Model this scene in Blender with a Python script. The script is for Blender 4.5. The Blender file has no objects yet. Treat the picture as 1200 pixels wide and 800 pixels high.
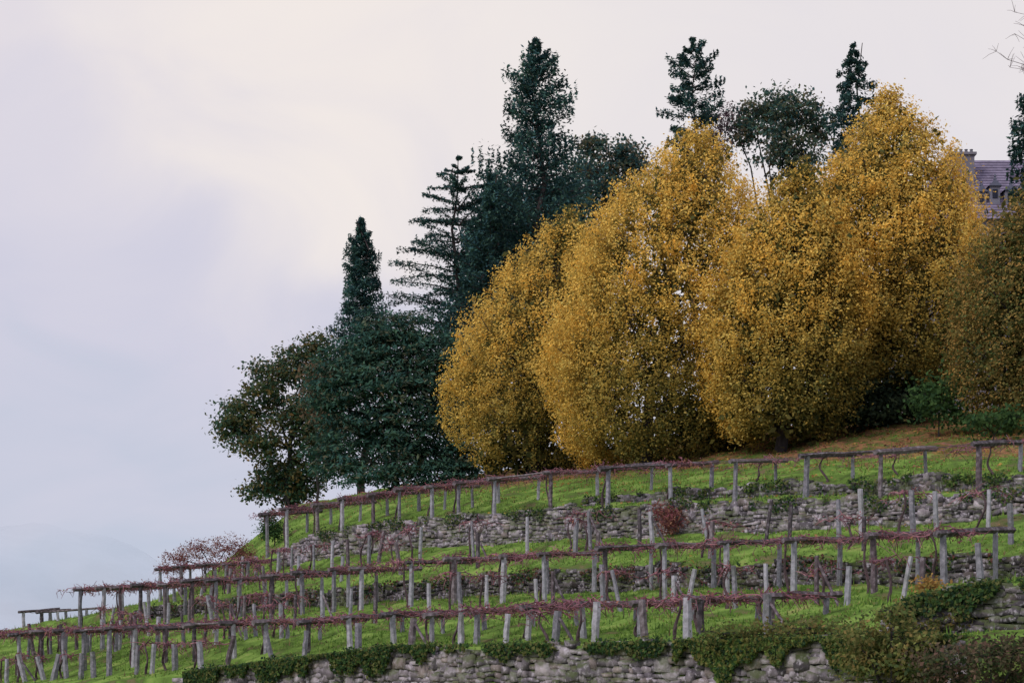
import bpy, math, random
import numpy as np
random.seed(7); rng = np.random.default_rng(7)
C = bpy.context.scene.collection
S2 = math.sqrt(2); F = 2000.0; HOR = 790.0
def R(a): return math.radians(a)
# ---------------------------------------------------------------- coordinates: n = uphill across the terraces, u = along the terraces
def px_u(px, n):
    s = (px-600)/F; return n*(1-s)/(1+s)
def xy(n, u): return ((n-u)/S2, (n+u)/S2)
def py_z(px, py, n):
    s = (px-600)/F; Y = n*S2/(1+s); return (HOR-py)/F*Y
CONT = [
 (-160, -45), (-100,-45), (-30,-7), (0,-1.75), (20,-2.2), (43.6,-2.7),
 (44.0, [(1200,748),(980,750),(700,756),(480,759),(330,776),(200,793),(100,800),(0,805),(-300,812)]),
 (45.9, [(1200,738),(1070,744),(980,746),(650,753),(480,757),(300,775),(100,792),(0,797),(-300,806)]),
 (46.1, [(1200,684),(1130,692),(1070,708),(1040,728),(980,745),(650,752),(480,757),(300,774),(100,791),(0,797),(-300,806)]),
 (47.0, [(1200,684),(1130,692),(1070,706),(1000,733),(650,750),(480,755),(300,768),(100,785),(0,792),(-300,803)]),
 (50.0, [(1200,684),(1130,690),(1070,702),(1000,720),(650,733),(300,750),(100,766),(0,773),(-300,792)]),
 (54.0, [(1200,688),(1000,706),(600,716),(300,734),(100,746),(0,753),(-300,775)]),
 (56.0, [(1200,688),(1000,697),(600,704),(300,722),(90,734),(0,742),(-300,770)]),
 (59.9, [(1200,681),(1000,686),(850,688),(600,696),(400,709),(300,716),(90,730),(0,740),(-300,772)]),
 (60.1, [(1200,652),(1000,657),(850,662),(600,672),(400,691),(300,700),(200,709),(90,724),(0,739),(-300,775)]),
 (64.0, [(1200,620),(1000,632),(850,638),(600,650),(430,664),(300,682),(200,701),(90,724),(0,744),(-300,792)]),
 (66.8, [(1200,604),(1000,618),(850,623),(600,635),(450,644),(330,661),(250,684),(170,706),(90,730),(-300,830)]),
 (67.1, [(1200,578),(1000,586),(850,588),(600,600),(450,613),(380,625),(330,645),(250,683),(170,707),(90,732),(-300,840)]),
 (69.9, [(1200,573),(1000,580),(850,583),(600,596),(450,610),(380,621),(320,643),(250,684),(170,710),(90,740),(-300,850)]),
 (70.1, [(1200,557),(1000,565),(850,572),(700,583),(600,592),(450,606),(380,618),(320,642),(250,685),(170,712),(90,740),(-300,850)]),
 (76.0, [(1200,535),(1050,540),(850,552),(700,565),(600,574),(450,590),(350,606),(310,630),(250,690),(90,760),(-300,870)]),
 (88.0, [(1200,500),(1050,496),(850,520),(700,545),(600,558),(450,574),(350,592),(310,622),(250,692),(90,780),(-300,890)]),
 (110.0,[(1200,480),(1000,488),(700,535),(600,550),(450,572),(370,590),(310,640),(250,720),(90,800),(-300,900)]),
 (150.0,[(1200,520),(700,570),(450,620),(300,700),(90,830),(-300,900)]),
 (230, -45), (300,-45)]
NN = np.array([c[0] for c in CONT], float)
CU = []
for n, p in CONT:
    if not isinstance(p, list): CU.append((np.array([0.,1.]), np.array([p,p],float)))
    else:
        q = sorted((px_u(a,n), py_z(a,b,n)) for a,b in p)
        CU.append((np.array([x[0] for x in q]), np.array([x[1] for x in q])))
def ground(n, u):
    n = np.atleast_1d(np.asarray(n,float)); u = np.atleast_1d(np.asarray(u,float))
    Z = np.stack([np.interp(u, a, b) for a,b in CU])
    i = np.clip(np.searchsorted(NN, n)-1, 0, len(NN)-2); w = np.clip((n-NN[i])/(NN[i+1]-NN[i]),0,1)
    k = np.arange(len(n)); z = Z[i,k]*(1-w)+Z[i+1,k]*w
    act = np.clip((n-44.5)/3,0,1)*np.clip((200-n)/40,0,1)
    z = z + act*(0.06*np.sin(1.7*u+.6*n)+0.05*np.sin(3.1*n-.8*u)+0.04*np.sin(4.3*u+2.2*n)+.06*np.sin(.7*u-1.3*n))
    t = np.clip((u-190)/130,0,1); t = t*t*(3-2*t)
    t2 = np.clip((-40-u)/110,0,1); t = np.maximum(t, t2*t2*(3-2*t2))
    return z*(1-t) + (-45)*t
def g1(n,u): return float(ground(n,u)[0])
# ---------------------------------------------------------------- mesh helpers
def link(o, parent=None):
    C.objects.link(o)
    if parent is not None: o.parent = parent
    return o
def mesh_np(name, V, Fq, mat, parent=None, col=None, origin=None, smooth=False, extra=None):
    V = np.asarray(V,float).reshape(-1,3); Fq = np.asarray(Fq,int); k = Fq.shape[1]; m = len(Fq)
    off = np.zeros(3)
    if parent is not None: off = np.array(parent.location)
    elif origin is not None: off = np.array(origin,float)
    me = bpy.data.meshes.new(name)
    me.vertices.add(len(V)); me.vertices.foreach_set('co', (V-off).astype(np.float32).ravel())
    me.loops.add(m*k); me.loops.foreach_set('vertex_index', Fq.astype(np.int32).ravel())
    me.polygons.add(m); me.polygons.foreach_set('loop_start', (np.arange(m)*k).astype(np.int32))
    if smooth: me.polygons.foreach_set('use_smooth', np.ones(m,bool))
    me.update(calc_edges=True)
    if col is not None:
        a = me.attributes.new('col','FLOAT_COLOR','POINT')
        cc = np.ones((len(V),4),np.float32); cc[:,:3] = col; a.data.foreach_set('color', cc.ravel())
    if extra is not None:
        for nm, arr in extra.items():
            a = me.attributes.new(nm,'FLOAT','POINT'); a.data.foreach_set('value', np.asarray(arr,np.float32))
    me.materials.append(mat)
    o = bpy.data.objects.new(name, me)
    if parent is None: o.location = off
    return link(o, parent)
class MB:
    def __init__(s): s.v=[]; s.f=[]; s.c=[]
    def add(s, vs, fs, col=(1,1,1)):
        b=len(s.v); s.v += [tuple(v) for v in vs]; s.f += [[b+i for i in f] for f in fs]; s.c += [tuple(col)]*len(vs)
    def tube(s, pts, rad, sides=5, col=(1,1,1), jit=0.0):
        P=[np.array(p,float) for p in pts]; vs=[]; n=len(P)
        for i,p in enumerate(P):
            d = P[min(i+1,n-1)]-P[max(i-1,0)]; d/= (np.linalg.norm(d)+1e-9)
            a = np.cross(d,(0.3,0.2,1) if abs(d[2])<.9 else (1,0.1,0)); a/=np.linalg.norm(a); b=np.cross(d,a)
            r = rad[i] if hasattr(rad,'__len__') else rad
            for k in range(sides):
                t=2*math.pi*k/sides; rr=r*(1+random.uniform(-jit,jit)); vs.append(p+a*math.cos(t)*rr+b*math.sin(t)*rr)
        fs=[[i*sides+k, i*sides+(k+1)%sides, (i+1)*sides+(k+1)%sides, (i+1)*sides+k] for i in range(n-1) for k in range(sides)]
        fs.append(list(range(sides))[::-1]); fs.append([(n-1)*sides+k for k in range(sides)])
        s.add(vs,fs,col)
    def box(s, c, sx, sy, sz, ax=((1,0,0),(0,1,0),(0,0,1)), col=(1,1,1), jit=0):
        c=np.array(c,float); ax=[np.array(a,float) for a in ax]; vs=[]
        for k in range(8):
            q=[(1 if k>>j&1 else -1)*.5 for j in range(3)]
            vs.append(c+ax[0]*q[0]*sx+ax[1]*q[1]*sy+ax[2]*q[2]*sz+np.array([random.uniform(-jit,jit) for _ in range(3)]))
        s.add(vs,[[0,2,3,1],[4,5,7,6],[0,1,5,4],[2,6,7,3],[0,4,6,2],[1,3,7,5]],col)
    def build(s, name, mat, parent=None, origin=None, smooth=False):
        me=bpy.data.meshes.new(name); off=np.array(parent.location) if parent is not None and parent.parent is None else (np.array(origin,float) if origin is not None else np.zeros(3))
        if parent is not None and parent.parent is not None: off=np.array(parent.parent.location)
        me.from_pydata((np.array(s.v)-off).tolist(),[],s.f)
        a=me.attributes.new('col','FLOAT_COLOR','POINT'); cc=np.ones((len(s.v),4),np.float32); cc[:,:3]=np.array(s.c); a.data.foreach_set('color',cc.ravel())
        if smooth: me.polygons.foreach_set('use_smooth', np.ones(len(me.polygons),bool))
        me.materials.append(mat); me.update()
        o=bpy.data.objects.new(name,me)
        if parent is None: o.location=off
        return link(o,parent)
def tag(o, label=None, cat=None, group=None, kind=None):
    if label: o['label']=label
    if cat: o['category']=cat
    if group: o['group']=group
    if kind: o['kind']=kind
    return o
def empty(name, loc, label, cat, group=None):
    o=bpy.data.objects.new(name,None); o.location=loc; o.empty_display_size=.3; link(o); return tag(o,label,cat,group)
# ---------------------------------------------------------------- materials
def newmat(name):
    m=bpy.data.materials.new(name); m.use_nodes=True; nt=m.node_tree; nt.nodes.clear(); return m,nt
def N(nt,t,**k):
    x=nt.nodes.new(t)
    for a,b in k.items(): setattr(x,a,b)
    return x
def leafmat(name, tr=.35):
    m,nt=newmat(name); L=nt.links
    a=N(nt,'ShaderNodeAttribute',attribute_name='col'); d=N(nt,'ShaderNodeBsdfDiffuse'); t=N(nt,'ShaderNodeBsdfTranslucent'); mx=N(nt,'ShaderNodeMixShader'); o=N(nt,'ShaderNodeOutputMaterial')
    mx.inputs[0].default_value=tr
    L.new(a.outputs['Color'],d.inputs[0]); L.new(a.outputs['Color'],t.inputs[0]); L.new(d.outputs[0],mx.inputs[1]); L.new(t.outputs[0],mx.inputs[2]); L.new(mx.outputs[0],o.inputs[0]); return m
def noisy(name, base=(1,1,1), scale=3, lo=.55, hi=1.25, moss=0, mosscol=(.08,.11,.03), lichen=0, rough=.9, bump=.3, bscale=14):
    m,nt=newmat(name); L=nt.links
    a=N(nt,'ShaderNodeAttribute',attribute_name='col'); tc=N(nt,'ShaderNodeNewGeometry')
    n1=N(nt,'ShaderNodeTexNoise'); n1.inputs['Scale'].default_value=scale; n1.inputs['Detail'].default_value=6; L.new(tc.outputs['Position'],n1.inputs['Vector'])
    mr=N(nt,'ShaderNodeMapRange'); mr.inputs[1].default_value=.3; mr.inputs[2].default_value=.7; mr.inputs[3].default_value=lo; mr.inputs[4].default_value=hi; L.new(n1.outputs[0],mr.inputs[0])
    b0=N(nt,'ShaderNodeMix',data_type='RGBA',blend_type='MULTIPLY'); b0.inputs[0].default_value=1; L.new(a.outputs['Color'],b0.inputs[6]); b0.inputs[7].default_value=(*base,1)
    b1=N(nt,'ShaderNodeVectorMath',operation='SCALE'); L.new(b0.outputs[2],b1.inputs[0]); L.new(mr.outputs[0],b1.inputs['Scale'])
    out=b1.outputs[0]
    if lichen:
        n2=N(nt,'ShaderNodeTexNoise'); n2.inputs['Scale'].default_value=5; n2.inputs['Detail'].default_value=9; n2.inputs['Roughness'].default_value=.65; L.new(tc.outputs['Position'],n2.inputs['Vector'])
        r=N(nt,'ShaderNodeMapRange'); r.inputs[1].default_value=.53; r.inputs[2].default_value=.62; r.inputs[4].default_value=lichen; L.new(n2.outputs[0],r.inputs[0])
        x=N(nt,'ShaderNodeMix',data_type='RGBA'); L.new(r.outputs[0],x.inputs[0]); L.new(out,x.inputs[6]); x.inputs[7].default_value=(.52,.48,.57,1); out=x.outputs[2]
    if moss:
        n3=N(nt,'ShaderNodeTexNoise'); n3.inputs['Scale'].default_value=.9; n3.inputs['Detail'].default_value=8; n3.inputs['Roughness'].default_value=.6; L.new(tc.outputs['Position'],n3.inputs['Vector'])
        sp=N(nt,'ShaderNodeSeparateXYZ'); L.new(tc.outputs['Normal'],sp.inputs[0])
        ad=N(nt,'ShaderNodeMath',operation='MULTIPLY_ADD'); L.new(sp.outputs[2],ad.inputs[0]); ad.inputs[1].default_value=.18; L.new(n3.outputs[0],ad.inputs[2])
        r=N(nt,'ShaderNodeMapRange'); r.inputs[1].default_value=.52; r.inputs[2].default_value=.63; r.inputs[4].default_value=moss; L.new(ad.outputs[0],r.inputs[0])
        x=N(nt,'ShaderNodeMix',data_type='RGBA'); L.new(r.outputs[0],x.inputs[0]); L.new(out,x.inputs[6]); x.inputs[7].default_value=(*mosscol,1); out=x.outputs[2]
    p=N(nt,'ShaderNodeBsdfPrincipled'); p.inputs['Roughness'].default_value=rough; p.inputs['Specular IOR Level'].default_value=.15; L.new(out,p.inputs['Base Color'])
    if bump:
        nb=N(nt,'ShaderNodeTexNoise'); nb.inputs['Scale'].default_value=bscale; nb.inputs['Detail'].default_value=5; L.new(tc.outputs['Position'],nb.inputs['Vector'])
        bp=N(nt,'ShaderNodeBump'); bp.inputs['Strength'].default_value=bump; bp.inputs['Distance'].default_value=.05; L.new(nb.outputs[0],bp.inputs['Height']); L.new(bp.outputs[0],p.inputs['Normal'])
    o=N(nt,'ShaderNodeOutputMaterial'); L.new(p.outputs[0],o.inputs[0]); return m
M_leaf=leafmat('leaf_soft',.42); M_needle=leafmat('needles',.2); M_grassb=leafmat('grass_blades',.35)
M_bark=noisy('bark',scale=4,bump=0); M_stone=noisy('dry_stone',scale=2.5,lo=.45,hi=1.25,moss=.7,lichen=.8,bump=.6)
M_granite=noisy('granite_post',scale=6,lo=.6,hi=1.2,lichen=.35,moss=.3); M_wood=noisy('weathered_wood',scale=5,lo=.5,hi=1.3,lichen=.2)
M_vine=noisy('vine_wood',scale=8,bump=0); M_wire=noisy('wire',scale=3,bump=0)
M_plaster=noisy('manor_stone',scale=1.5,lo=.8,hi=1.1); M_tile=noisy('roof_tiles',scale=2,lo=.7,hi=1.2)
def terrain_mat():
    m,nt=newmat('terraced_ground'); L=nt.links
    g=N(nt,'ShaderNodeNewGeometry'); a=N(nt,'ShaderNodeAttribute',attribute_name='litter')
    def noise(sc,d=6):
        n=N(nt,'ShaderNodeTexNoise'); n.inputs['Scale'].default_value=sc; n.inputs['Detail'].default_value=d; n.inputs['Roughness'].default_value=.6; L.new(g.outputs['Position'],n.inputs['Vector']); return n
    def ramp(src,pts):
        r=N(nt,'ShaderNodeValToRGB'); e=r.color_ramp.elements
        while len(e)<len(pts): e.new(.5)
        for i,(p,c) in enumerate(pts): e[i].position=p; e[i].color=(*c,1)
        L.new(src,r.inputs[0]); return r
    gr=ramp(noise(.7,9).outputs[0],[(.32,(.17,.14,.08)),(.42,(.09,.14,.04)),(.50,(.13,.22,.05)),(.60,(.20,.31,.075)),(.70,(.28,.29,.11))])
    li=ramp(noise(1.6,8).outputs[0],[(.34,(.06,.09,.03)),(.44,(.13,.15,.045)),(.50,(.20,.11,.065)),(.58,(.34,.17,.09)),(.68,(.14,.20,.06))])
    n2=noise(.6,7); ad=N(nt,'ShaderNodeMath',operation='MULTIPLY_ADD'); L.new(n2.outputs[0],ad.inputs[0]); ad.inputs[1].default_value=1.6; L.new(a.outputs['Fac'],ad.inputs[2])
    mr=N(nt,'ShaderNodeMapRange'); mr.inputs[1].default_value=1.15; mr.inputs[2].default_value=1.42; L.new(ad.outputs[0],mr.inputs[0])
    x=N(nt,'ShaderNodeMix',data_type='RGBA'); L.new(mr.outputs[0],x.inputs[0]); L.new(gr.outputs[0],x.inputs[6]); L.new(li.outputs[0],x.inputs[7])
    p=N(nt,'ShaderNodeBsdfDiffuse'); L.new(x.outputs[2],p.inputs[0])
    bp=N(nt,'ShaderNodeBump'); bp.inputs['Strength'].default_value=.7; bp.inputs['Distance'].default_value=.12; L.new(noise(5,6).outputs[0],bp.inputs['Height']); L.new(bp.outputs[0],p.inputs['Normal'])
    o=N(nt,'ShaderNodeOutputMaterial'); L.new(p.outputs[0],o.inputs[0]); return m
M_terrain=terrain_mat()
# ---------------------------------------------------------------- terrain
ns=[]
for a,b in zip(NN[:-1],NN[1:]):
    k=max(1,int(math.ceil((b-a)/(.8 if 43<a<92 else 8)))); ns+=list(np.linspace(a,b,k,endpoint=False))
ns.append(NN[-1]); ns=np.array(ns)
us=np.concatenate([np.arange(-160,20,6),np.arange(20,190,.6),np.arange(190,340,6)])
A,B=np.meshgrid(ns,us,indexing='ij'); z=ground(A.ravel(),B.ravel()); X,Y=(A.ravel()-B.ravel())/S2,(A.ravel()+B.ravel())/S2
px=600+F*X/np.maximum(Y,1)
nu=len(us); ii=(np.arange(len(ns)-1)[:,None]*nu+np.arange(nu-1)[None,:]).ravel()
Fq=np.stack([ii,ii+nu,ii+nu+1,ii+1],1)
def litterf(n,px): return np.clip(np.clip((n-74+np.clip((px-800)/300,0,1)*1.5)/6,0,1)*np.clip((px-470)/150,0,1)*.66 + np.clip((n-80)/10,0,1)*np.clip((700-px)/200,0,1)*.4,0,.7)
lit=litterf(A.ravel(),px)
lit=np.maximum(lit, np.clip(1-np.abs(A.ravel()-59.5)/1.4,0,1)*.4)
lit=np.maximum(lit, (A.ravel()<43.9)*.4)
t=mesh_np('hillside',np.stack([X,Y,z],1),Fq,M_terrain,extra={'litter':lit},smooth=True); tag(t,'green terraced hillside of grass banks between the stone walls','hillside',kind='structure')
v=MB(); v.add([(-20000,-8000,-46),(20000,-8000,-46),(20000,30000,-46),(-20000,30000,-46)],[[0,1,2,3]],(.14,.17,.14))
tag(v.build('valley_ground',noisy('valley',scale=.01,bump=0)),'valley floor far below the hill','ground',kind='structure')
# ---------------------------------------------------------------- grass and fallen leaves (stuff)
def blades():
    K=125000
    n=rng.uniform(44.2,86,K); p=rng.uniform(-30,1230,K); s=(p-600)/F; u=n*(1-s)/(1+s)
    dens=np.sin(u*.9+n*1.3)+np.sin(u*.37-n*.8)+np.sin(u*2.1-n*.5)*.6+np.sin(u*3.7+n*2.9)*.6
    keep=(dens+rng.normal(0,.8,K)>-.5)
    for w in (46,60,67,70): keep&=np.abs(n-w)>.3
    keep&=rng.random(K)>litterf(n,p)*1.0
    n,u=n[keep],u[keep]; K=len(n); zz=ground(n,u); x,y=(n-u)/S2,(n+u)/S2
    h=rng.uniform(.05,.17,K)*(1+1.5*(rng.random(K)<.07)); a=rng.uniform(0,2*math.pi,K); w=rng.uniform(.02,.05,K)
    P=np.stack([x,y,zz-.02],1); t=np.stack([np.cos(a),np.sin(a),0*a],1)*w[:,None]
    tip=P+np.stack([rng.normal(0,.05,K),rng.normal(0,.05,K),h],1)
    V=np.stack([P-t,P+t,tip],1).reshape(-1,3)
    base=np.array([[.16,.29,.06],[.24,.37,.08],[.10,.19,.05],[.36,.37,.14],[.28,.21,.12]])
    yel=np.clip(.42+.35*np.sin(u*.31+n*.9)+.3*np.sin(u*.13-n*1.7),0,1)
    ci=np.where(rng.random(K)<yel*.55, rng.choice([1,3,4],K,p=[.45,.3,.25]), rng.choice([0,1,2],K,p=[.45,.2,.35]))
    col=base[ci]*rng.uniform(.75,1.25,K)[:,None]
    o=mesh_np('grass',V,np.arange(K*3).reshape(-1,3),M_grassb,col=np.repeat(col,3,0)); tag(o,'short green grass growing all over the terraces','grass',kind='stuff')
blades()
def leaves_arr(P,Nn,L,W):
    K=len(P); Nn=Nn/(np.linalg.norm(Nn,axis=1,keepdims=True)+1e-9); r=rng.normal(size=(K,3)); t=np.cross(Nn,r); t/=np.linalg.norm(t,axis=1,keepdims=True)+1e-9; b=np.cross(Nn,t)
    L=np.asarray(L).reshape(-1,1); W=np.asarray(W).reshape(-1,1)
    return np.stack([P-t*L,P-b*W+Nn*W*.2,P+t*L,P+b*W+Nn*W*.2],1).reshape(-1,3)
def leaf_obj(name,P,Nn,L,W,col,mat,parent=None,origin=None):
    K=len(P); return mesh_np(name,leaves_arr(P,Nn,L,W),np.arange(K*4).reshape(-1,4),mat,parent,np.repeat(col,4,0),origin)
K=20000; n=rng.uniform(60.5,92,K); p=rng.uniform(300,1230,K); pat=.45+.5*np.sin(n*1.1+p*.02)+.4*np.sin(n*2.3-p*.035)+.3*np.sin(p*.09+n*.4); kp=rng.random(K)<np.maximum(.05,np.clip((n-70)/8,0,1)*np.clip((p-400)/250,0,1)*np.clip(pat,.08,1)); n,p=n[kp],p[kp]; K=len(n)
s=(p-600)/F; u=n*(1-s)/(1+s); zz=ground(n,u)+.06
leaf_obj('fallen_leaves',np.stack([(n-u)/S2,(n+u)/S2,zz],1),rng.normal(0,.35,(K,3))+[0,0,1],rng.uniform(.06,.12,K),rng.uniform(.05,.08,K),
   np.array([[.52,.27,.12],[.42,.18,.14],[.60,.38,.12],[.28,.14,.11]])[rng.choice(4,K)],M_leaf)
tag(bpy.data.objects['fallen_leaves'],'orange and brown fallen leaves covering the slope under the yellow trees','fallen leaves',kind='stuff')
# ---------------------------------------------------------------- dry stone walls
g=np.array([(i,j,k) for i in (-1,0,1) for j in (-1,0,1) for k in (-1,0,1) if (i,j,k)!=(0,0,0)],float); gi={tuple(q.astype(int)):i for i,q in enumerate(g)}
SF=[]
for ax in range(3):
    for sg in (-1,1):
        o1,o2=[a for a in range(3) if a!=ax]
        for a in (-1,0):
            for b in (-1,0):
                q=[]
                for da,db in ((0,0),(1,0),(1,1),(0,1)):
                    c=[0,0,0]; c[ax]=sg; c[o1]=a+da; c[o2]=b+db; q.append(gi[tuple(c)])
                SF.append(q if (sg>0)==(ax!=1) else q[::-1])
SF=np.array(SF); nz=np.abs(g).sum(1); TG=g*np.where(nz==3,.92,np.where(nz==2,.98,1.0))[:,None]
AU=np.array([-1/S2,1/S2,0]); AN=np.array([1/S2,1/S2,0]); AZ=np.array([0,0,1.])
PAL=np.array([[.33,.29,.34],[.42,.37,.42],[.25,.22,.27],[.36,.30,.31],[.17,.15,.18],[.50,.45,.51]])
def stones(cs,sz,rotz,cols):
    K=len(cs); T=TG[None]*sz[:,None,:]*.5*(1+rng.normal(0,.11,(K,26,3))*[1,.5,1])
    sk=rng.normal(0,.2,(K,1)); T[:,:,0]+=T[:,:,2]*sk
    c,s=np.cos(rotz)[:,None],np.sin(rotz)[:,None]; a=T[:,:,0]*c-T[:,:,2]*s; zz=T[:,:,0]*s+T[:,:,2]*c
    V=cs[:,None,:]+a[...,None]*AU+T[:,:,1][...,None]*AN+zz[...,None]*AZ
    Fc=(SF[None]+np.arange(K)[:,None,None]*26).reshape(-1,4); return V.reshape(-1,3),Fc,np.repeat(cols,26,0)
def wall(name,label,n,u0,u1,zb,zt,sw=(.18,.55),sh=(.13,.24),capx=.1,tint=1.0,group='dry stone terrace walls'):
    cs=[];sz=[];ro=[];co=[]
    zmin=min(min(zb(u),zt(u)) for u in np.linspace(u0,u1,30)); zmax=max(zt(u) for u in np.linspace(u0,u1,60))
    z=zmin-.1; pz=random.random()*9
    while z<zmax+.2:
        h=random.uniform(*sh); u=u0-random.random()*.3
        while u<u1:
            w=random.uniform(*sw); big=random.random()
            hh=h*random.uniform(.8,1.15)
            if big<.12: w*=1.25; hh=h*1.9
            zz=z+hh/2+.09*math.sin(u*.8+pz+z*2)+.05*math.sin(u*2.3+z)+random.gauss(0,.015)
            if zz<zt(u+w/2)+random.uniform(-.10,capx)+.06*math.sin(u*.9+pz) and zz+hh>zb(u+w/2)-.15:
                cs.append([*(AU*(u+w/2)+AN*(n+random.uniform(-.06,.04)-(.04 if big<.12 else 0)))[:2],zz]); sz.append([w*1.04,.5,hh*1.06]); ro.append(random.gauss(0,.10)); co.append(PAL[random.randrange(6)]*random.uniform(.7,1.2)*tint)
            u+=w*1.0
        z+=h*.95
    V,Fc,cc=stones(np.array(cs),np.array(sz),np.array(ro),np.array(co))
    uu=np.linspace(u0,u1,40); base=len(V); core=[]
    for q in uu:
        for nn,zf in ((n-.08,zb),(n-.08,zt),(n+.3,zt)):
            w=AU*q+AN*nn; core.append([w[0],w[1],zf(q)-(.3 if zf is zb else .1)])
    cf=[]
    for i in range(39):
        for j in (0,1): cf.append([base+i*3+j,base+(i+1)*3+j,base+(i+1)*3+j+1,base+i*3+j+1])
    V=np.vstack([V,core]); Fc=np.vstack([Fc,cf]); cc=np.vstack([cc,np.tile([.05,.045,.05],(len(core),1))])
    um=(u0+u1)/2; w=AU*um+AN*n
    o=mesh_np(name,V,Fc,M_stone,col=cc,origin=(w[0],w[1],zb(um))); return tag(o,label,'wall',group)
def gl(n): return lambda u: g1(n,u)
wall('stone_wall','tall mossy dry stone wall along the bottom of the photo, below the lowest pergola',44.0,px_u(1130,44),px_u(215,44),lambda u:-2.0,gl(44.05),sw=(.18,.6),sh=(.14,.27),tint=.9)
wall('stone_wall','short dark stone wall at the right edge above the brown shrubs',46.0,px_u(1290,46),px_u(1045,46),gl(45.8),gl(46.2),sw=(.25,.7),sh=(.16,.3),tint=.65)
wall('stone_wall','low dark brown stone wall behind the middle pergola',59.95,px_u(1260,60),px_u(165,60),gl(59.8),gl(60.15),tint=.4)
wall('stone_wall','long pale stone wall in the upper hillside behind the single vine posts',66.85,px_u(1290,67),px_u(335,67),gl(66.6),gl(67.15),tint=.88)
wall('stone_wall','uppermost low stone wall carrying the back posts of the upper pergola',69.95,px_u(1290,70),px_u(690,70),gl(69.7),gl(70.15),tint=.7)
def ivy(label,n,pa,pb,zt,drop,K,pal,seed,thr=-.1):
    u0,u1=px_u(pa,n),px_u(pb,n); u=rng.uniform(min(u0,u1),max(u0,u1),K)
    mask=(.5+.32*np.sin(u*1.1+seed)+.25*np.sin(u*2.7+seed*2)+.15*np.sin(u*6.1+seed)); kp=mask+rng.normal(0,.08,K)>thr; u=u[kp]; mask=mask[kp]; K=len(u)
    f=rng.random(K)**1.3; dz=f*drop*np.clip(mask,.05,1.2)
    top=np.array([zt(q) for q in u]); onf=rng.random(K)<.75; nn=np.where(onf,n-.38-rng.random(K)*.16,n+rng.uniform(-.4,.7,K)); z=np.where(onf,top+.08-dz,top+.04+rng.random(K)**2*.3*np.clip(mask,.2,1))
    P=np.stack([(nn-u)/S2,(nn+u)/S2,z],1); um=(u0+u1)/2; o3=xy(n,um)
    o=leaf_obj('ivy',P,rng.normal(0,.5,(K,3))+np.where(onf[:,None],-AN,AZ),rng.uniform(.05,.1,K),rng.uniform(.04,.075,K),pal[rng.choice(len(pal),K)]*rng.uniform(.6,1.4,(K,1)),M_leaf,origin=(o3[0],o3[1],zt(um)))
    tag(o,label,'ivy','ivy on the stone walls')
IV=np.array([[.06,.12,.045],[.10,.16,.05],[.035,.07,.04],[.17,.18,.07]])
ivy('dark ivy curtain over the left half of the bottom wall',44.0,520,225,gl(44.1),1.2,10500,IV,1)
ivy('broken ivy tufts along the middle of the bottom wall top',44.0,830,520,gl(44.1),.6,3600,IV,4,.4)
ivy('thick brambly ivy hanging over the right end of the bottom wall',44.0,1130,800,gl(44.1),1.3,15000,np.vstack([IV,[[.22,.21,.07],[.18,.25,.07]]]),2)
ivy('ivy patches on the short dark wall at the right edge',46.0,1260,1050,gl(46.2),1.0,3400,IV,3,.25)
ivy('moss and ivy tufts on the long pale upper wall',66.9,1230,340,gl(67.15),.7,5200,IV,5,.6)
ivy('green creepers on the uppermost low stone wall',69.95,1230,690,gl(70.15),.6,3200,np.vstack([IV,[[.14,.20,.06]]]),8,.55)
ivy('dark creepers on the low brown wall behind the middle pergola',59.95,1230,170,gl(60.15),.8,4800,np.vstack([IV,[[.20,.09,.08],[.16,.08,.07]]]),6,.5)
# ---------------------------------------------------------------- posts, pergolas, vines
def P3(n,u,z): a,b=xy(n,u); return np.array([a,b,z])
OR=['first','second','third','fourth','fifth','sixth','seventh','eighth','ninth','tenth','eleventh','twelfth','thirteenth','fourteenth','fifteenth','sixteenth','seventeenth','eighteenth','nineteenth','twentieth']
def ordn(i):
    j=i+1
    if j<=20: return OR[j-1]
    return {30:'thirtieth',40:'fortieth'}.get(j, {2:'twenty-',3:'thirty-',4:'forty-'}[j//10]+OR[j%10-1])
GC=[(.34,.34,.40),(.27,.265,.32),(.42,.41,.48),(.22,.215,.26)]; WC=[(.14,.11,.13),(.10,.085,.10),(.19,.16,.18)]
def post_mb(n,u,z1,w,col,lean=(0,0)):
    z0=g1(n,u)-.12; m=MB(); K=5; pts=[]
    for i in range(K):
        t=i/(K-1); p=P3(n,u,z0+(z1-z0)*t); p[0]+=lean[0]*t+random.uniform(-.01,.01); p[1]+=lean[1]*t; pts.append(p)
    m.tube(pts,[w*.53*(1.08-.16*i/(K-1)) for i in range(K)],6,col,.12); return m,pts[-1]
def beam_mb(a,b,w,col):
    m=MB(); d=b-a; k=5; pts=[a+d*i/(k-1)+np.array([0,0,random.uniform(-.02,.02)]) for i in range(k)]; m.tube(pts,w*.6,5,col,.18); return m
def zline(n,pts):
    q=sorted((px_u(a,n),py_z(a,b,n)) for a,b in pts); U=[x[0] for x in q]; Z=[x[1] for x in q]
    return lambda u: float(np.interp(u,U,Z))
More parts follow.
